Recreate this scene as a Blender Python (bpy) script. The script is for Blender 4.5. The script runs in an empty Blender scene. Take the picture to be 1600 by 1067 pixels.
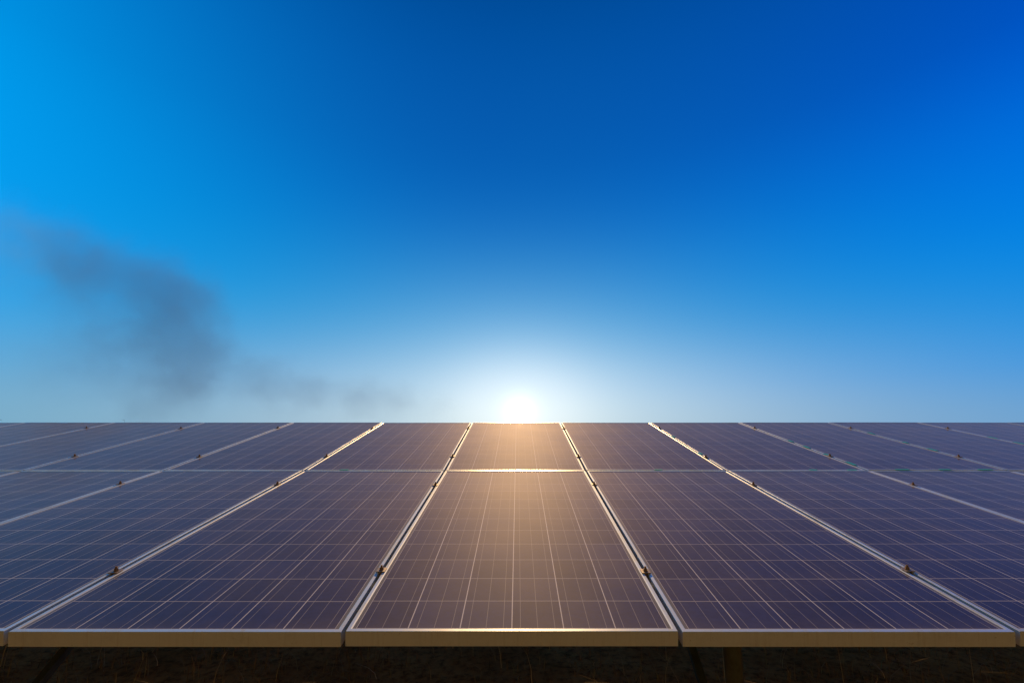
import bpy, bmesh, math, random
from math import radians as R, sin, cos, tan, atan, pi
from mathutils import Vector, Matrix, Euler, noise

random.seed(7)
sc = bpy.context.scene
COL = sc.collection

# ------------------------------------------------------------------ basics
def srgb(r, g, b):
    def f(c):
        c /= 255.0
        return c / 12.92 if c <= 0.04045 else ((c + 0.055) / 1.055) ** 2.4
    return (f(r), f(g), f(b), 1.0)

def link_mesh(name, bm, mats, parent=None, smooth=False):
    me = bpy.data.meshes.new(name)
    bmesh.ops.recalc_face_normals(bm, faces=bm.faces)
    bm.to_mesh(me); bm.free()
    for m in (mats if isinstance(mats, (list, tuple)) else [mats]):
        me.materials.append(m)
    if smooth:
        for p in me.polygons:
            p.use_smooth = True
    o = bpy.data.objects.new(name, me)
    COL.objects.link(o)
    if parent is not None:
        o.parent = parent
    return o

def empty(name, loc=(0, 0, 0), rot=(0, 0, 0)):
    o = bpy.data.objects.new(name, None)
    COL.objects.link(o)
    o.location = loc; o.rotation_euler = rot
    o.empty_display_size = 0.1
    return o

def tag(o, label=None, cat=None, group=None, kind=None):
    if label: o['label'] = label
    if cat: o['category'] = cat
    if group: o['group'] = group
    if kind: o['kind'] = kind
    return o

def bm_box(bm, x0, x1, y0, y1, z0, z1, mat=None, mi=0):
    v = [bm.verts.new(p) for p in ((x0, y0, z0), (x1, y0, z0), (x1, y1, z0), (x0, y1, z0),
                                   (x0, y0, z1), (x1, y0, z1), (x1, y1, z1), (x0, y1, z1))]
    if mat is not None:
        for q in v: q.co = mat @ q.co
    fs = []
    for i in ((0, 3, 2, 1), (4, 5, 6, 7), (0, 1, 5, 4), (1, 2, 6, 5), (2, 3, 7, 6), (3, 0, 4, 7)):
        f = bm.faces.new([v[k] for k in i]); f.material_index = mi; fs.append(f)
    return fs

def bm_prism(bm, pts, z0, z1, mat=None):
    lo = [bm.verts.new((x, y, z0)) for x, y in pts]
    hi = [bm.verts.new((x, y, z1)) for x, y in pts]
    if mat is not None:
        for q in lo + hi: q.co = mat @ q.co
    n = len(pts)
    bm.faces.new(lo[::-1]); bm.faces.new(hi)
    for i in range(n):
        bm.faces.new((lo[i], lo[(i + 1) % n], hi[(i + 1) % n], hi[i]))

def ngon(n, r, ph=0.0):
    return [(r * cos(2 * pi * k / n + ph), r * sin(2 * pi * k / n + ph)) for k in range(n)]

def bar_matrix(a, b):
    a = Vector(a); b = Vector(b); d = b - a
    z = d.normalized()
    x = Vector((1, 0, 0))
    if abs(x.dot(z)) > 0.95: x = Vector((0, 1, 0))
    y = z.cross(x).normalized(); x = y.cross(z).normalized()
    m = Matrix((x, y, z)).transposed().to_4x4(); m.translation = a
    return m, d.length

# ------------------------------------------------------------------ node helper
class NT:
    def __init__(s, tree):
        s.t = tree; s.n = tree.nodes; s.l = tree.links
    def node(s, typ, **kw):
        n = s.n.new(typ)
        for k, v in kw.items(): setattr(n, k, v)
        return n
    def put(s, sock, v):
        if hasattr(v, 'is_output') or isinstance(v, bpy.types.NodeSocket): s.l.new(v, sock)
        else: sock.default_value = v
    def math(s, op, a, b=None, c=None, clamp=False):
        n = s.node('ShaderNodeMath', operation=op, use_clamp=clamp)
        s.put(n.inputs[0], a)
        if b is not None: s.put(n.inputs[1], b)
        if c is not None: s.put(n.inputs[2], c)
        return n.outputs[0]
    def vmath(s, op, a, b=None):
        n = s.node('ShaderNodeVectorMath', operation=op)
        s.put(n.inputs[0], a)
        if b is not None: s.put(n.inputs[1], b)
        return n.outputs['Value'] if op in ('DISTANCE', 'LENGTH', 'DOT_PRODUCT') else n.outputs[0]
    def vscale(s, a, f):
        n = s.node('ShaderNodeVectorMath', operation='SCALE')
        s.put(n.inputs[0], a); s.put(n.inputs['Scale'], f)
        return n.outputs[0]
    def sep(s, v):
        n = s.node('ShaderNodeSeparateXYZ'); s.l.new(v, n.inputs[0]); return n.outputs
    def comb(s, x, y, z):
        n = s.node('ShaderNodeCombineXYZ')
        for i, v in enumerate((x, y, z)): s.put(n.inputs[i], v)
        return n.outputs[0]
    def mix(s, f, a, b, blend='MIX'):
        n = s.node('ShaderNodeMix', data_type='RGBA', blend_type=blend)
        n.clamp_result = False
        s.put(n.inputs['Factor'], f); s.put(n.inputs['A'], a) if False else None
        s.put(n.inputs[6], a); s.put(n.inputs[7], b)
        return n.outputs[2]
    def ramp(s, f, stops, interp='LINEAR'):
        n = s.node('ShaderNodeValToRGB'); cr = n.color_ramp; cr.interpolation = interp
        while len(cr.elements) > 1: cr.elements.remove(cr.elements[-1])
        cr.elements[0].position = stops[0][0]; cr.elements[0].color = stops[0][1]
        for p, c in stops[1:]:
            e = cr.elements.new(p); e.color = c
        s.put(n.inputs[0], f)
        return n.outputs[0]
    def sstep(s, v, a, b):
        n = s.node('ShaderNodeMapRange', interpolation_type='SMOOTHSTEP')
        s.put(n.inputs[0], v); s.put(n.inputs[1], a); s.put(n.inputs[2], b)
        n.inputs[3].default_value = 0.0; n.inputs[4].default_value = 1.0
        return n.outputs[0]
    def noise(s, vec, scale, detail=4, rough=0.55, out=0):
        n = s.node('ShaderNodeTexNoise')
        if vec is not None: s.l.new(vec, n.inputs['Vector'])
        n.inputs['Scale'].default_value = scale; n.inputs['Detail'].default_value = detail
        n.inputs['Roughness'].default_value = rough
        return n.outputs[out]

def new_mat(name):
    m = bpy.data.materials.new(name); m.use_nodes = True
    nt = NT(m.node_tree)
    bsdf = next(n for n in nt.n if n.type == 'BSDF_PRINCIPLED')
    out = next(n for n in nt.n if n.type == 'OUTPUT_MATERIAL')
    return m, nt, bsdf, out

# ------------------------------------------------------------------ geometry of the place
CAM_Z = 1.75
TILT = R(10.0)                      # lower row
TILT_UP = R(11.77)                  # upper row is set slightly steeper
E_AX = atan(20.58 / 736.2)          # camera axis above the slope of the table
PITCH = TILT + E_AX
F_PX = 736.2
H0, S0 = 0.8296, 1.4377             # camera to table: across and along the slope
PW, PL, GAP = 0.998, 1.956, 0.020
PITCH_X = 1.012
XC = -0.018

cam_pos = Vector((0, 0, CAM_Z))
u_lo = Vector((0, cos(TILT), sin(TILT))); n_lo = Vector((0, -sin(TILT), cos(TILT)))
u_up = Vector((0, cos(TILT_UP), sin(TILT_UP))); n_up = Vector((0, -sin(TILT_UP), cos(TILT_UP)))
O_LO = cam_pos + u_lo * S0 - n_lo * H0
O_UP = O_LO + u_lo * (PL + GAP * 0.5) + u_up * (GAP * 0.5)

# ------------------------------------------------------------------ camera
cam = bpy.data.cameras.new('camera')
cam.sensor_width = 36.0; cam.lens = F_PX / 1600 * 36.0
cam.shift_x = -9.0 / 1600
cam.clip_start = 0.05; cam.clip_end = 20000
co = bpy.data.objects.new('camera', cam); COL.objects.link(co)
co.location = cam_pos; co.rotation_euler = (pi / 2 + PITCH, 0, 0)
sc.camera = co

# ------------------------------------------------------------------ world
SUN_EL, SUN_AZ = R(3.2), R(0.25)        # where the sun's disc stands in the sky
LAMP_EL = R(21.2)
W = bpy.data.worlds.new('World'); sc.world = W; W.use_nodes = True
nt = NT(W.node_tree); nt.n.clear()
wout = nt.node('ShaderNodeOutputWorld')
tc = nt.node('ShaderNodeTexCoord')
d = nt.vmath('NORMALIZE', tc.outputs['Generated'])
sx, sy, sz = nt.sep(d)
el = nt.math('MULTIPLY', nt.math('ARCSINE', sz), 180 / pi)
az = nt.math('MULTIPLY', nt.math('ARCTAN2', sx, sy), 180 / pi)
t = nt.math('DIVIDE', nt.math('ADD', el, 4.0), 64.0, clamp=True)      # -4..60 degrees
def el_ramp(stops):
    return nt.ramp(t, [((e + 4) / 64.0, srgb(*c)) for e, c in stops], 'B_SPLINE')
c_mid = el_ramp([(-2, (126, 160, 185)), (2, (118, 165, 196)), (6, (95, 160, 205)), (12, (36, 150, 208)),
                 (18, (4, 136, 206)), (25, (5, 111, 195)), (32, (6, 94, 180)), (40, (4, 87, 171)), (47, (0, 78, 157)), (58, (0, 60, 128))])
c_lft = el_ramp([(-2, (110, 165, 190)), (2.5, (110, 168, 200)), (6, (84, 164, 211)), (11, (42, 162, 230)), (17, (6, 160, 242)),
                 (26, (0, 156, 238)), (33, (0, 146, 226)), (45, (0, 115, 200)), (58, (0, 80, 160))])
c_rgt = el_ramp([(-2, (108, 158, 200)), (2.5, (90, 154, 206)), (6, (32, 145, 221)), (11, (6, 142, 224)), (18, (0, 126, 230)),
                 (26, (0, 104, 218)), (33, (0, 80, 192)), (45, (0, 70, 165)), (58, (0, 60, 140))])
wl = nt.math('POWER', nt.math('DIVIDE', nt.math('MULTIPLY', az, -1.0), 52.0, clamp=True), 2.2)
wr = nt.math('POWER', nt.math('DIVIDE', az, 52.0, clamp=True), 1.7)
front = nt.mix(wr, nt.mix(wl, c_mid, c_lft), c_rgt)
# glow round the sun
daz = nt.math('SUBTRACT', az, math.degrees(SUN_AZ))
de = nt.math('SUBTRACT', el, math.degrees(SUN_EL))
def gauss(wd, amp, sq):
    x_ = nt.math('DIVIDE', nt.math('MULTIPLY', daz, sq), wd); y_ = nt.math('DIVIDE', de, wd)
    q = nt.math('ADD', nt.math('MULTIPLY', x_, x_), nt.math('MULTIPLY', y_, y_))
    return nt.math('MULTIPLY', nt.math('EXPONENT', nt.math('MULTIPLY', q, -1.0)), amp)
parts = [(gauss(12.0, 1.0, .54), (.265, .27, .21)), (gauss(6.8, 1.0, .80), (.31, .25, .19)), (gauss(1.9, 1.0, 1.0), (.32, .33, .38)), (gauss(6.5, 1.0, .16), (.18, .135, .08))]
def chan(i):
    r = None
    for gs, c in parts:
        v = nt.math('MULTIPLY', gs, c[i]); r = v if r is None else nt.math('ADD', r, v)
    return r
glow = nt.comb(chan(0), chan(1), chan(2))
front = nt.mix(1.0, front, glow, 'ADD')
# the rest of the sky vault, behind the camera
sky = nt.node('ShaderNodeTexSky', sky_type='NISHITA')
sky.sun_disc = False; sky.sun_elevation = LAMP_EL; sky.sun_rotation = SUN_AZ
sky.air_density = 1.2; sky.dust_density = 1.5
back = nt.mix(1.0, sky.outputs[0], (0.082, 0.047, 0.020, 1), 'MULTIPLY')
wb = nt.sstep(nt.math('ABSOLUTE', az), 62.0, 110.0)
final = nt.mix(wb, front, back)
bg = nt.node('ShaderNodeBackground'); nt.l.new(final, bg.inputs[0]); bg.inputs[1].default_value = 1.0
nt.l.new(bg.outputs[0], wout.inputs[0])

sun = bpy.data.lights.new('sun', 'SUN'); sun.energy = 5.0; sun.angle = R(0.5); sun.color = (1.0, 0.61, 0.25)
so = bpy.data.objects.new('sun', sun); COL.objects.link(so)
sd = Vector((sin(SUN_AZ) * cos(LAMP_EL), cos(SUN_AZ) * cos(LAMP_EL), sin(LAMP_EL)))
so.rotation_euler = sd.to_track_quat('Z', 'Y').to_euler()
so.location = (0, 30, 20)

# ------------------------------------------------------------------ materials
def mat_glass():
    m, nt, b, out = new_mat('panel_cells')
    tc = nt.node('ShaderNodeTexCoord'); oi = nt.node('ShaderNodeObjectInfo')
    x, y, z = nt.sep(tc.outputs['Object'])
    cw, ch = 0.158, (PL - 0.04) / 12
    u = nt.math('DIVIDE', nt.math('ADD', x, 3 * cw), cw)
    v = nt.math('DIVIDE', nt.math('SUBTRACT', y, 0.02), ch)
    def line(q, size, half, phase=0.0):
        f = nt.math('FRACT', nt.math('ADD', q, 100.5 + phase))
        dist = nt.math('MULTIPLY', nt.math('ABSOLUTE', nt.math('SUBTRACT', f, 0.5)), size)
        return nt.math('LESS_THAN', dist, half)
    gap_u = line(u, cw, 0.0016)
    gap_v = line(v, ch, 0.0019)
    bus = line(nt.math('MULTIPLY', u, 3.0), cw / 3, 0.0009, 0.5)
    # fingers are far too fine to see; per-cell tone and crystal flecks
    cell = nt.comb(nt.math('FLOOR', u), nt.math('FLOOR', v), nt.math('MULTIPLY', oi.outputs['Random'], 57.0))
    wn = nt.node('ShaderNodeTexWhiteNoise', noise_dimensions='3D'); nt.l.new(cell, wn.inputs[0])
    off = nt.vmath('ADD', tc.outputs['Object'], nt.vscale(nt.comb(oi.outputs['Random'], oi.outputs['Random'], 0.0), 31.0))
    vo = nt.node('ShaderNodeTexVoronoi', feature='F1'); nt.l.new(off, vo.inputs['Vector']); vo.inputs['Scale'].default_value = 75
    fleck = nt.sep(vo.outputs['Color'])[0]
    tone = nt.math('ADD', nt.math('MULTIPLY', wn.outputs[0], 0.6), nt.math('MULTIPLY', fleck, 0.45))
    base = nt.mix(tone, (0.005, 0.017, 0.088, 1), (0.012, 0.034, 0.160, 1))
    base = nt.mix(nt.math('MULTIPLY', bus, 0.9), base, (0.36, 0.34, 0.35, 1))
    base = nt.mix(nt.math('MULTIPLY', gap_v, 0.85), base, (0.50, 0.47, 0.47, 1))
    base = nt.mix(gap_u, base, (0.80, 0.76, 0.74, 1))
    inside = nt.math('MULTIPLY', nt.math('MULTIPLY', nt.math('GREATER_THAN', u, 0.0), nt.math('LESS_THAN', u, 6.0)),
                     nt.math('MULTIPLY', nt.math('GREATER_THAN', v, 0.0), nt.math('LESS_THAN', v, 12.0)))
    inv = nt.math('MULTIPLY', nt.math('GREATER_THAN', v, 0.0), nt.math('LESS_THAN', v, 12.0))
    base = nt.mix(inside, nt.mix(inv, (0.60, 0.57, 0.54, 1), (0.17, 0.18, 0.20, 1)), base)
    # dust: a thin uneven film, thicker along the lower edge, with specks
    dn = nt.noise(off, 3.2, 6, 0.65)
    dn2 = nt.noise(off, 26.0, 5, 0.6)
    low = nt.sstep(y, 0.10, 0.0)
    film = nt.math('ADD', nt.math('MULTIPLY', nt.sstep(dn, 0.40, 0.70), 0.07), nt.math('MULTIPLY', low, nt.math('MULTIPLY', dn2, 0.22)))
    vs = nt.node('ShaderNodeTexVoronoi', feature='F1'); nt.l.new(off, vs.inputs['Vector']); vs.inputs['Scale'].default_value = 9
    rnd = nt.sep(vs.outputs['Color'])
    speck = nt.math('MULTIPLY', nt.math('LESS_THAN', vs.outputs['Distance'], nt.math('MULTIPLY', rnd[0], 0.028)), nt.math('GREATER_THAN', rnd[1], 0.72))
    base = nt.mix(nt.math('ADD', film, 0.012), base, (0.33, 0.25, 0.18, 1))
    base = nt.mix(nt.math('MULTIPLY', speck, 0.75), base, nt.mix(rnd[2], (0.03, 0.02, 0.015, 1), (0.5, 0.4, 0.34, 1)))
    nt.l.new(base, b.inputs['Base Color'])
    b.inputs['Roughness'].default_value = 0.80
    b.inputs['Specular IOR Level'].default_value = 0.0
    b.inputs['Sheen Weight'].default_value = 0.012; b.inputs['Sheen Roughness'].default_value = 0.42
    b.inputs['IOR'].default_value = 1.5
    b.inputs['Coat Weight'].default_value = 0.36; b.inputs['Coat Roughness'].default_value = 0.62; b.inputs['Coat IOR'].default_value = 1.3
    bp = nt.node('ShaderNodeBump'); bp.inputs['Strength'].default_value = 0.05; bp.inputs['Distance'].default_value = 0.002
    nt.l.new(dn2, bp.inputs['Height']); nt.l.new(bp.outputs[0], b.inputs['Normal'])
    # the glass itself: an anti-reflective mirror that only shows at a grazing view
    gl = nt.node('ShaderNodeBsdfGlossy'); gl.inputs['Roughness'].default_value = 0.006
    fr = nt.node('ShaderNodeFresnel'); fr.inputs['IOR'].default_value = 1.28
    mx = nt.node('ShaderNodeMixShader')
    nt.l.new(nt.math('MULTIPLY', fr.outputs[0], 0.60), mx.inputs[0])
    nt.l.new(b.outputs[0], mx.inputs[1]); nt.l.new(gl.outputs[0], mx.inputs[2])
    # fine tan dust on the glass: scatters forward when seen at a grazing angle
    du = nt.node('ShaderNodeBsdfGlossy'); du.inputs['Roughness'].default_value = 0.72; du.inputs['Color'].default_value = (1.0, 0.82, 0.60, 1)
    f2 = nt.node('ShaderNodeFresnel'); f2.inputs['IOR'].default_value = 1.22
    mx2 = nt.node('ShaderNodeMixShader')
    nt.l.new(nt.math('MULTIPLY', f2.outputs[0], nt.math('ADD', 0.22, nt.math('MULTIPLY', dn, 0.30))), mx2.inputs[0])
    nt.l.new(mx.outputs[0], mx2.inputs[1]); nt.l.new(du.outputs[0], mx2.inputs[2])
    nt.l.new(mx2.outputs[0], out.inputs['Surface'])
    return m

def mat_alu(name='frame_aluminium', col=(0.78, 0.86, 0.82), dirt=(0.20, 0.155, 0.10), rough=0.36, metal=0.45):
    m, nt, b, out = new_mat(name)
    tc = nt.node('ShaderNodeTexCoord'); oi = nt.node('ShaderNodeObjectInfo')
    off = nt.vmath('ADD', tc.outputs['Object'], nt.vscale(nt.comb(oi.outputs['Random'], oi.outputs['Random'], 0.0), 19.0))
    n1 = nt.noise(off, 6.0, 6, 0.65); n2 = nt.noise(off, 70.0, 4, 0.6)
    # streaks running down the faces
    mp = nt.node('ShaderNodeMapping'); nt.l.new(off, mp.inputs[0]); mp.inputs['Scale'].default_value = (60, 60, 4)
    st = nt.noise(mp.outputs[0], 1.0, 3, 0.6)
    dm = nt.math('ADD', nt.math('MULTIPLY', nt.sstep(n1, 0.40, 0.75), 0.35), nt.math('MULTIPLY', nt.sstep(st, 0.5, 0.8), 0.25), clamp=True)
    dm = nt.math('ADD', dm, nt.math('MULTIPLY', nt.sstep(n2, 0.66, 0.74), 0.35), clamp=True)
    nt.l.new(nt.mix(dm, (*col, 1), (*dirt, 1)), b.inputs['Base Color'])
    nt.l.new(nt.math('SUBTRACT', metal, nt.math('MULTIPLY', dm, 0.6)), b.inputs['Metallic'])
    nt.l.new(nt.math('ADD', rough, nt.math('MULTIPLY', dm, 0.3)), b.inputs['Roughness'])
    bp = nt.node('ShaderNodeBump'); bp.inputs['Strength'].default_value = 0.08; bp.inputs['Distance'].default_value = 0.001
    nt.l.new(n2, bp.inputs['Height']); nt.l.new(bp.outputs[0], b.inputs['Normal'])
    return m

def mat_simple(name, c0, c1, scale, rough=0.7, metal=0.0, bump=0.2, dist=0.002):
    m, nt, b, out = new_mat(name)
    tc = nt.node('ShaderNodeTexCoord')
    n1 = nt.noise(tc.outputs['Object'], scale, 6, 0.65)
    nt.l.new(nt.mix(nt.sstep(n1, 0.35, 0.68), (*c0, 1), (*c1, 1)), b.inputs['Base Color'])
    b.inputs['Roughness'].default_value = rough; b.inputs['Metallic'].default_value = metal
    bp = nt.node('ShaderNodeBump'); bp.inputs['Strength'].default_value = bump; bp.inputs['Distance'].default_value = dist
    nt.l.new(n1, bp.inputs['Height']); nt.l.new(bp.outputs[0], b.inputs['Normal'])
    return m

M_GLASS = mat_glass()
M_ALU = mat_alu()
M_BACK = mat_simple('white_backsheet', (0.50, 0.50, 0.48), (0.42, 0.41, 0.38), 4, 0.6)
M_STEEL = mat_simple('galvanised_steel', (0.04, 0.055, 0.045), (0.065, 0.09, 0.075), 14, 0.55, 0.5)
M_RUST = mat_simple('rusty_bolt', (0.17, 0.085, 0.04), (0.34, 0.21, 0.11), 260, 0.7, 0.3, 0.4, 0.001)
M_CLAMP = mat_simple('weathered_clamp', (0.42, 0.36, 0.28), (0.28, 0.19, 0.12), 120, 0.5, 0.5)
M_FILM = mat_simple('green_film', (0.03, 0.66, 0.56), (0.03, 0.52, 0.46), 60, 0.5)

# ------------------------------------------------------------------ solar panel
def frame_bm():
    bm = bmesh.new()
    # closed profile: (inset from the outer edge, height)
    prof = [(0.0, -0.044), (0.0, -0.0012), (0.0012, 0.0), (0.0105, 0.0), (0.0140, -0.0026),
            (0.0140, -0.0080), (0.0022, -0.0080), (0.0022, -0.0420), (0.028, -0.0420), (0.028, -0.044)]
    rings = []
    for i, z in prof:
        x = PW / 2 - i
        j = i * 1.3 if .005 < i < .02 else i
        rings.append([bm.verts.new(p) for p in ((-x, j, z), (x, j, z), (x, PL - j, z), (-x, PL - j, z))])
    n = len(prof)
    for k in range(n):
        a, b_ = rings[k], rings[(k + 1) % n]
        for j in range(4):
            bm.faces.new((a[j], a[(j + 1) % 4], b_[(j + 1) % 4], b_[j]))
    return bm

def make_panel():
    root = empty('solar_panel')
    link_mesh('frame', frame_bm(), M_ALU, root)
    bm = bmesh.new(); i = 0.0135; x = PW / 2 - i
    bm_box(bm, -x, x, .0176, PL - .0176, -0.0060, -0.0027)
    link_mesh('cell_glass', bm, M_GLASS, root)
    bm = bmesh.new(); i = 0.0032; x = PW / 2 - i
    bm_box(bm, -x, x, i, PL - i, -0.0110, -0.0083)
    link_mesh('backsheet', bm, M_BACK, root)
    bm = bmesh.new(); bm_box(bm, -0.06, 0.06, PL - 0.26, PL - 0.15, -0.033, -0.0112)
    bmesh.ops.bevel(bm, geom=bm.edges[:], offset=0.004, segments=2, affect='EDGES')
    link_mesh('junction_box', bm, M_JBOX, root)
    return root

M_JBOX = mat_simple('black_plastic', (0.02, 0.02, 0.02), (0.03, 0.03, 0.03), 40, 0.5)

def copy_thing(root):
    r = root.copy(); COL.objects.link(r)
    for ch in list(root.children):
        c = ch.copy(); COL.objects.link(c); c.parent = r
    return r

ORD = ['zeroth', 'first', 'second', 'third', 'fourth', 'fifth', 'sixth', 'seventh', 'eighth']
NSIDE = {0: 5, 1: 7}
proto = make_panel(); first = True
panels = {}
for row in (0, 1):
    for k in sorted(range(-NSIDE[row], NSIDE[row] + 1), key=abs):
        p = proto if first else copy_thing(proto); first = False
        rr = random.Random(row * 100 + k)
        base = O_LO if row == 0 else O_UP
        p.location = base + Vector((XC + k * PITCH_X, 0, 0)) + (n_lo if row == 0 else n_up) * rr.uniform(-0.0012, 0.0012)
        p.rotation_euler = ((TILT if row == 0 else TILT_UP) + R(rr.uniform(-0.06, 0.06)), R(rr.uniform(-0.06, 0.06)), 0)
        rown = 'near row' if row == 0 else 'far row'
        if k == 0:
            lab = ('near row solar panel in the middle, straight below the sun' if row == 0
                   else 'far row solar panel with the sun glowing right over its top edge')
        else:
            lab = '%s solar panel, %s to the %s of the one below the sun' % (rown, ORD[abs(k)], 'left' if k < 0 else 'right')
        tag(p, lab, 'solar panel', 'solar panels mounted in two rows on the table')
        panels[(row, k)] = p

# leftovers of green protective film on frame edges: (row, panel, side, where along, length)
FILM = [(1, 2, 'L', 1.18, .07), (1, 2, 'L', 0.50, .06), (1, 3, 'L', 0.96, .07), (1, 3, 'L', 0.72, .08), (1, 3, 'L', 0.44, .08), (1, 3, 'L', 0.17, .09),
        (1, 4, 'L', 1.32, .08), (1, 4, 'L', 0.90, .05), (1, 4, 'L', 0.62, .09), (1, 5, 'L', 1.12, .09), (1, 5, 'L', 0.88, .08), (1, 6, 'L', 1.0, .08),
        (1, 2, 'B', 0.40, .06), (1, 2, 'B', 0.12, .05), (1, 3, 'B', -0.25, .09), (1, 3, 'B', 0.06, .08), (1, 3, 'B', 0.35, .10), (1, -1, 'B', -0.22, .06), (1, 1, 'B', 0.02, .05)]
for row, k, side, s, ln in FILM:
    bm = bmesh.new()
    if side == 'L':
        x0 = -PW / 2
        bm_box(bm, x0 - 0.0140, x0 + 0.0120, s - ln / 2, s + ln / 2, 0.0012, 0.0030)
    else:
        bm_box(bm, s - ln / 2, s + ln / 2, -0.0080, 0.0120, 0.0012, 0.0032)
    for f in bm.verts:
        f.co.y += random.uniform(-0.006, 0.006) if side == 'L' else 0
        f.co.x += random.uniform(-0.006, 0.006) if side == 'B' else 0
    o = link_mesh('film_patch', bm, M_FILM, panels[(row, k)])
    o['label'] = 'leftover patch of green protective film'

# ------------------------------------------------------------------ clamps on the seams
def make_clamp():
    root = empty('panel_clamp')
    bm = bmesh.new()
    pts = [(-0.021, 0.0), (-0.021, 0.0032), (-0.011, 0.0042), (0.011, 0.0042), (0.021, 0.0032), (0.021, 0.0)]
    m = Matrix(((1, 0, 0, 0), (0, 0, 1, 0), (0, 1, 0, 0), (0, 0, 0, 1)))
    bm_prism(bm, pts, -0.020, 0.020, m)
    for s in (-1, 1):
        bm_box(bm, s * 0.0070 - 0.0012, s * 0.0070 + 0.0012, -0.0199, 0.0199, -0.022, 0.0001)
    bmesh.ops.bevel(bm, geom=[e for e in bm.edges if e.calc_length() > 0.03], offset=0.0006, segments=1, affect='EDGES')
    link_mesh('plate', bm, M_CLAMP, root)
    bm = bmesh.new()
    bm_prism(bm, ngon(20, 0.0105), 0.0042, 0.0058)
    bm_prism(bm, ngon(6, 0.0088, 0.3), 0.0058, 0.0150)
    bm_prism(bm, ngon(12, 0.0048), 0.0150, 0.0240)
    bm_prism(bm, ngon(12, 0.0040), -0.0435, 0.0041)
    link_mesh('bolt', bm, M_RUST, root)
    return root

cl0 = make_clamp(); first = True
for row in (0, 1):
    for k in sorted(range(-NSIDE[row], NSIDE[row] + 2), key=lambda q: abs(q - 0.5)):
        if k in (-NSIDE[row], NSIDE[row] + 1): continue
        for j, s in enumerate((0.385, 1.60)):
            c = cl0 if first else copy_thing(cl0); first = False
            rr = random.Random(row * 1000 + k * 10 + j)
            u, base, nn, tl = (u_lo, O_LO, n_lo, TILT) if row == 0 else (u_up, O_UP, n_up, TILT_UP)
            c.location = base + u * (s + rr.uniform(-.02, .02)) + Vector((XC + (k - 0.5) * PITCH_X, 0, 0)) + nn * 0.0015
            c.rotation_euler = (tl, 0, 0); c.scale = (0.82,) * 3
            side, q = ('left', 1 - k) if k <= 0 else ('right', k)
            c_ord = 'nearest' if q == 1 else ORD[q] 
            lab = '%s bolt clamp on the %s seam %s of the sun, %s row, %s end' % (
                'dark' if k <= -1 else 'rusty', c_ord, side, 'near' if row == 0 else 'far', 'lower' if j == 0 else 'upper')
            tag(c, lab, 'clamp', 'bolt clamps along the panel seams')

# ------------------------------------------------------------------ mounting frame under the table
mf = empty('mounting_frame', (0, O_LO.y, 0))
tag(mf, 'dark steel mounting frame with posts and braces under the solar panels', 'mounting frame')
def wl_part(name, bm, m):
    o = link_mesh(name, bm, m, mf)
    o.location = (0, -O_LO.y, 0)
    return o
XL, XR = XC - 7.6 * PITCH_X, XC + 7.6 * PITCH_X
for (base, u, nn, tl) in ((O_LO, u_lo, n_lo, TILT), (O_UP, u_up, n_up, TILT_UP)):
    for s in (0.385, 1.60):
        c = base + u * s - nn * 0.0475
        bm = bmesh.new()
        M = Matrix.Translation(c) @ Matrix.Rotation(tl, 4, 'X')
        bm_box(bm, XL, XR, -0.02, 0.02, -0.060, 0.0, M)
        wl_part('rail', bm, M_STEEL)
for X in (-6.8, -2.80, 1.08, 5.05):
    a = O_LO + u_lo * 0.34 - n_lo * 0.158; b_ = O_LO + u_lo * (PL + GAP) - n_lo * 0.158
    e = O_UP + u_up * (PL - 0.15) - n_up * 0.158
    bm = bmesh.new()
    for p, q in ((a, b_), (b_, e)):
        m, L = bar_matrix(Vector((X, p.y, p.z)), Vector((X, q.y, q.z)))
        bm_box(bm, -0.03, 0.03, -0.05, 0.05, 0, L - 0.001, m)
    wl_part('rafter', bm, M_STEEL)
    yp = 2.62 + 0.02
    zt = a.z + (yp - a.y) * tan(TILT) - 0.053
    bm = bmesh.new(); bm_prism(bm, ngon(20, 0.045), -0.3, zt, Matrix.Translation((X + 0.0, yp, 0)))
    wl_part('post', bm, M_STEEL)
    # brace rising back from the foot of the post to the rafter
    yt = 4.55; ztb = a.z + (yt - a.y) * tan(TILT) - 0.02
    m, L = bar_matrix((X + 0.0, yp + 0.05, 0.02), (X + 0.0, yt, ztb))
    bm = bmesh.new(); bm_box(bm, -0.022, 0.022, -0.022, 0.022, 0, L, m)
    wl_part('brace', bm, M_STEEL)

# ------------------------------------------------------------------ ground
def gz(x, y):
    t_ = min(1, max(0, (y - 5.9) / 2.2)); shade_bank = 1.83 * t_ * t_ * (3 - 2 * t_)  # unseen rise behind the table, added to keep the sun off the ground below
    near = max(0, 1 - max(abs(x), abs(y)) / 40)
    nz = 0.05 * noise.noise((x * .7, y * .7, 0)) + 0.025 * noise.noise((x * 2.6, y * 2.6, 3)) if near > 0 else 0
    shade_bank *= 1.025 - 0.11 * math.exp(-((x + 2.3) / .5) ** 2)  # dip shaped into the added rise so a patch of sun gets through
    return shade_bank + nz * near - 0.03
def axis(fine, far, step):
    a = []
    v = -fine
    while v <= fine + 1e-6: a.append(v); v += step
    g_ = step; v = fine
    while v < far:
        g_ *= 1.5; v += g_; a.append(v)
    v = -fine; g_ = step
    while v > -far:
        g_ *= 1.5; v -= g_; a.insert(0, v)
    return a
bm = bmesh.new()
xs, ys = axis(10, 6000, 0.16), axis(10, 6000, 0.16)
vv = [[bm.verts.new((x, y, gz(x, y))) for y in ys] for x in xs]
for i in range(len(xs) - 1):
    for j in range(len(ys) - 1):
        bm.faces.new((vv[i][j], vv[i + 1][j], vv[i + 1][j + 1], vv[i][j + 1]))
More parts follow.
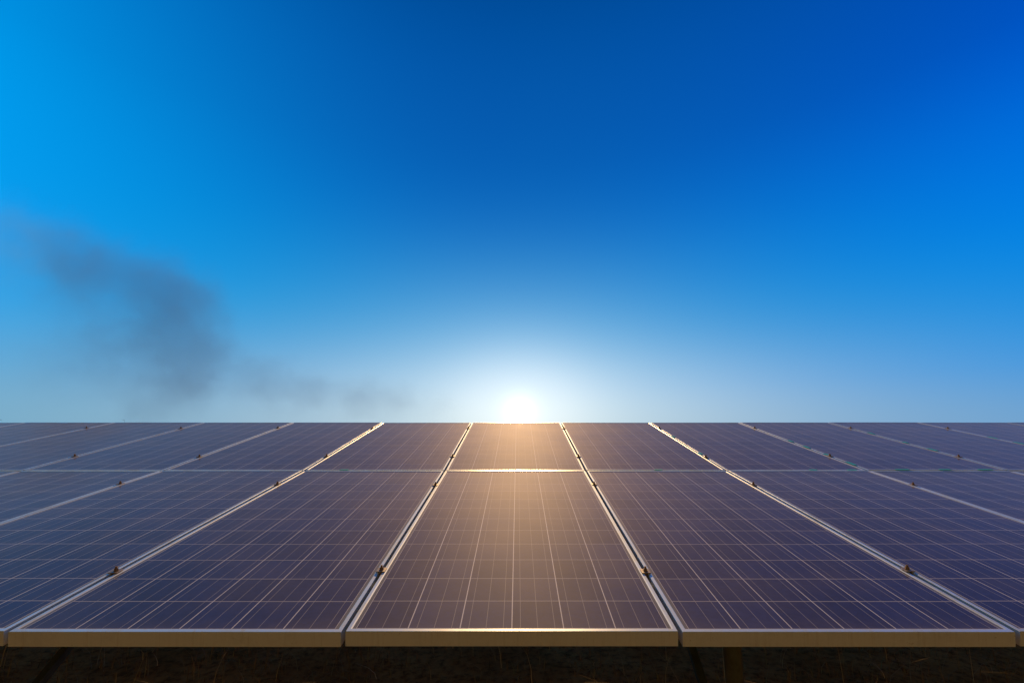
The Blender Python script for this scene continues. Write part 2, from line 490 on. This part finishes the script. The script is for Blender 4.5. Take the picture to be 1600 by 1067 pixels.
M_SOIL, snt, sb, _ = new_mat('dry_soil')
stc = snt.node('ShaderNodeTexCoord')
s1 = snt.noise(stc.outputs['Object'], 1.3, 6, 0.6); s2 = snt.noise(stc.outputs['Object'], 16.0, 7, 0.7)
scol = snt.mix(snt.sstep(s1, 0.35, 0.65), (0.30, 0.135, 0.035, 1), (0.42, 0.215, 0.06, 1))
scol = snt.mix(snt.sstep(s2, 0.4, 0.7), scol, (0.13, 0.056, 0.016, 1))
snt.l.new(scol, sb.inputs['Base Color']); sb.inputs['Roughness'].default_value = 1.0; sb.inputs['Specular IOR Level'].default_value = 0.0
sbp = snt.node('ShaderNodeBump'); sbp.inputs['Strength'].default_value = 0.8; sbp.inputs['Distance'].default_value = 0.03
snt.l.new(s2, sbp.inputs['Height']); snt.l.new(sbp.outputs[0], sb.inputs['Normal'])
go = link_mesh('ground', bm, M_SOIL, None, True); tag(go, kind='structure')

# dry grass and stalks
M_GRASS, gnt, gb, _ = new_mat('dry_grass')
ga = gnt.node('ShaderNodeAttribute'); ga.attribute_name = 'tone'
gnt.l.new(gnt.ramp(ga.outputs['Fac'], [(0, (0.10, 0.06, 0.02, 1)), (0.45, (0.30, 0.16, 0.06, 1)), (0.75, (0.26, 0.20, 0.07, 1)), (1, (0.70, 0.45, 0.20, 1))]), gb.inputs['Base Color'])
gb.inputs['Roughness'].default_value = 0.8; gb.inputs['Specular IOR Level'].default_value = 0.1
me = bpy.data.meshes.new('dry_grass'); V, Fc, tone = [], [], []
rg = random.Random(3)
def blade(x, y, ln, wd, lean, dr, tn):
    b0 = len(V); z0 = gz(x, y) - 0.01
    px, py = -sin(dr), cos(dr)
    for i in range(4):
        q = i / 3.0
        r = ln * lean * q * q; z = z0 + ln * (q - 0.45 * lean * q * q)
        w = wd * (1 - 0.85 * q)
        cx, cy = x + cos(dr) * r, y + sin(dr) * r
        V.append((cx - px * w, cy - py * w, z)); V.append((cx + px * w, cy + py * w, z))
    for i in range(3):
        Fc.append((b0 + 2 * i, b0 + 2 * i + 1, b0 + 2 * i + 3, b0 + 2 * i + 2)); tone.append(tn)
for _ in range(1500):
    cx, cy = rg.uniform(-8, 8), rg.uniform(0.6, 6.6)
    dens = noise.noise((cx * .8, cy * .8, 9)) * 0.5 + 0.5
    for _ in range(int(3 + 18 * dens)):
        x, y = rg.gauss(cx, .10), rg.gauss(cy, .10)
        blade(x, y, rg.uniform(.05, .22), rg.uniform(.0015, .004), rg.uniform(.2, 1.5), rg.uniform(0, 2 * pi), min(1, max(0, rg.gauss(.42, .22))))
for _ in range(700):
    x, y = rg.uniform(-6, 6), rg.uniform(2.8, 6.2)
    blade(x, y, rg.uniform(.15, .42), rg.uniform(.0014, .0028), rg.uniform(.1, 1.0), rg.uniform(0, 2 * pi), rg.uniform(.7, 1))
me.from_pydata(V, [], Fc)
at = me.attributes.new('tone', 'FLOAT', 'FACE')
at.data.foreach_set('value', tone)
me.materials.append(M_GRASS)
gr = bpy.data.objects.new('dry_grass', me); COL.objects.link(gr)
tag(gr, 'dry brown grass and stalks on the dark ground under the panels', 'grass', kind='stuff')

# two tall weeds behind the table whose tips just show over its top edge
def weed(px, py, D, label, seed):
    rw = random.Random(seed)
    tip = cam_pos + Vector(((px - 809) / F_PX * D, 0, 0)) + Vector((0, cos(PITCH), sin(PITCH))) * D + Vector((0, -sin(PITCH), cos(PITCH))) * ((533.5 - py) / F_PX * D)
    zb = gz(tip.x, tip.y)
    root = empty('tall_weed', (tip.x, tip.y, zb)); tag(root, label, 'weed', 'weeds behind the table')
    h = tip.z - zb
    bm = bmesh.new()
    pv_ = Vector((0.05, 0, -0.03))
    for k in range(1, 7):
        q = k / 6; nx = Vector((0.05 * (1 - q), 0.02 * sin(q * 4), h * q))
        m, L = bar_matrix(pv_, nx); bm_prism(bm, ngon(6, 0.004 - 0.0028 * q), 0, L, m); pv_ = nx
    link_mesh('stem', bm, M_WEED, root)
    bm = bmesh.new()
    for k in range(26):
        q = 0.35 + 0.65 * k / 25; z = h * q
        a = rw.uniform(0, 2 * pi); ln = rw.uniform(.03, .065) * (1.15 - .5 * q); w = ln * 0.17
        c = Vector((0.05 * (1 - q), 0.02 * sin(q * 4), z)); dd = Vector((cos(a), sin(a), rw.uniform(.0, .5))); sd_ = Vector((-sin(a), cos(a), 0))
        pts_ = [c, c + dd * ln * .4 + sd_ * w, c + dd * ln + Vector((0, 0, -.01)), c + dd * ln * .4 - sd_ * w]
        bm.faces.new([bm.verts.new(p) for p in pts_])
    link_mesh('leaves', bm, M_WEED, root)
M_WEED = mat_simple('weed_green', (0.05, 0.07, 0.02), (0.10, 0.085, 0.03), 30, 0.7)
weed(1, 652, 6.6, 'leafy weed tip peeking over the table at the far left edge', 1)
weed(196, 656, 6.5, 'small weed tip peeking over the table below the dark smoke', 2)

# ------------------------------------------------------------------ smoke plume far away
ax = Vector((0, cos(PITCH), sin(PITCH))); up = Vector((0, -sin(PITCH), cos(PITCH)))
DS = 420.0
K = DS / F_PX
ORG = cam_pos + ax * DS
# puffs along the plume: metres right / up of ORG in pixel units, radius, weight
PUFF = [(690, 634, 26, .5), (625, 628, 28, .8), (560, 624, 30, .95), (495, 616, 30, .95), (435, 602, 33, 1.0), (385, 592, 32, .7), (330, 590, 32, .4),
        (230, 650, 34, .5), (258, 618, 40, .5), (285, 578, 48, .8), (300, 535, 50, 1.1), (288, 492, 46, 1.15), (292, 455, 34, .85), (250, 455, 42, .95), (205, 438, 40, .9),
        (160, 422, 42, .85), (112, 408, 42, .75), (75, 398, 36, .5), (65, 365, 40, .45), (20, 360, 44, .36), (-40, 380, 56, .34), (195, 520, 50, .45), (170, 575, 56, .42), (100, 570, 60, .32), (30, 430, 60, .2), (345, 545, 26, .45), (130, 470, 40, .35)]
UNIT = 100.0
rp = random.Random(11)
pts = []
for (px, py, r, w) in PUFF:
    p = Vector(((px - 809) * K, rp.uniform(-14, 14), (533.5 - py) * K))
    pts.append((p / UNIT, r * 1.12 * K / UNIT, w))
bm = bmesh.new()
for p, r, w in pts:
    bmesh.ops.create_icosphere(bm, subdivisions=3, radius=r * 1.9, matrix=Matrix.Translation(p))
me = bpy.data.meshes.new('smoke_plume'); bm.to_mesh(me); bm.free()
sm = bpy.data.objects.new('smoke_plume', me); COL.objects.link(sm)
md = sm.modifiers.new('r', 'REMESH'); md.mode = 'VOXEL'; md.voxel_size = 0.04
dg = bpy.context.evaluated_depsgraph_get()
me2 = bpy.data.meshes.new_from_object(sm.evaluated_get(dg)); me2.name = 'smoke_plume'
sm.modifiers.clear(); sm.data = me2
sm.location = ORG; sm.scale = (UNIT,) * 3; sm.rotation_euler = (PITCH, 0, 0)
tag(sm, 'dark grey smoke plume rising and drifting across the sky left of the sun', 'smoke')
m = bpy.data.materials.new('smoke'); m.use_nodes = True
nt = NT(m.node_tree); nt.n.clear()
out = nt.node('ShaderNodeOutputMaterial'); tc = nt.node('ShaderNodeTexCoord')
o = tc.outputs['Object']
nz = nt.node('ShaderNodeTexNoise'); nt.l.new(o, nz.inputs['Vector']); nz.inputs['Scale'].default_value = 3.6; nz.inputs['Detail'].default_value = 6
nf = nt.node('ShaderNodeTexNoise'); nt.l.new(o, nf.inputs['Vector']); nf.inputs['Scale'].default_value = 15.0; nf.inputs['Detail'].default_value = 3
o2 = nt.vmath('ADD', o, nt.vscale(nt.vmath('SUBTRACT', nf.outputs['Color'], (0.5, 0.5, 0.5)), 0.11))
warp = nt.vmath('ADD', o2, nt.vscale(nt.vmath('SUBTRACT', nz.outputs['Color'], (0.5, 0.5, 0.5)), 0.42))
tot = None
for p, r, w in pts:
    dd = nt.vmath('DISTANCE', warp, tuple(p))
    q = nt.math('DIVIDE', dd, r)
    gsn = nt.math('MULTIPLY', nt.math('EXPONENT', nt.math('MULTIPLY', nt.math('MULTIPLY', q, q), -1.0)), w)
    tot = gsn if tot is None else nt.math('ADD', tot, gsn)
n2 = nt.noise(o, 7.0, 6, 0.62)
tot = nt.math('SUBTRACT', nt.math('MULTIPLY', tot, nt.math('ADD', -0.10, nt.math('MULTIPLY', n2, 2.25))), 0.07)
tot = nt.math('ADD', nt.math('MULTIPLY', nt.sstep(tot, 0.02, 1.1), 0.85), nt.math('MULTIPLY', nt.math('MAXIMUM', tot, 0.0), 0.35))
dens = nt.math('MULTIPLY', tot, 0.0072)
pv = nt.node('ShaderNodeVolumePrincipled')
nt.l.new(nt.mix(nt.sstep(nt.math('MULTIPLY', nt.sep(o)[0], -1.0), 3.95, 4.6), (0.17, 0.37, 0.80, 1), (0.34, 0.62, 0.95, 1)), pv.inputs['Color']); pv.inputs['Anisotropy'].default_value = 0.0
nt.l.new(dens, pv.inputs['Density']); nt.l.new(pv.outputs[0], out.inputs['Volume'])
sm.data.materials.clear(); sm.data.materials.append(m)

# ------------------------------------------------------------------ render settings
sc.render.engine = 'CYCLES'
sc.cycles.use_denoising = True
sc.cycles.max_bounces = 6; sc.cycles.volume_bounces = 2
sc.cycles.sample_clamp_indirect = 4.0
sc.view_settings.view_transform = 'Standard'; sc.view_settings.look = 'None'
sc.view_settings.exposure = 0.0; sc.view_settings.gamma = 1.0; sc.view_settings.use_curve_mapping = False
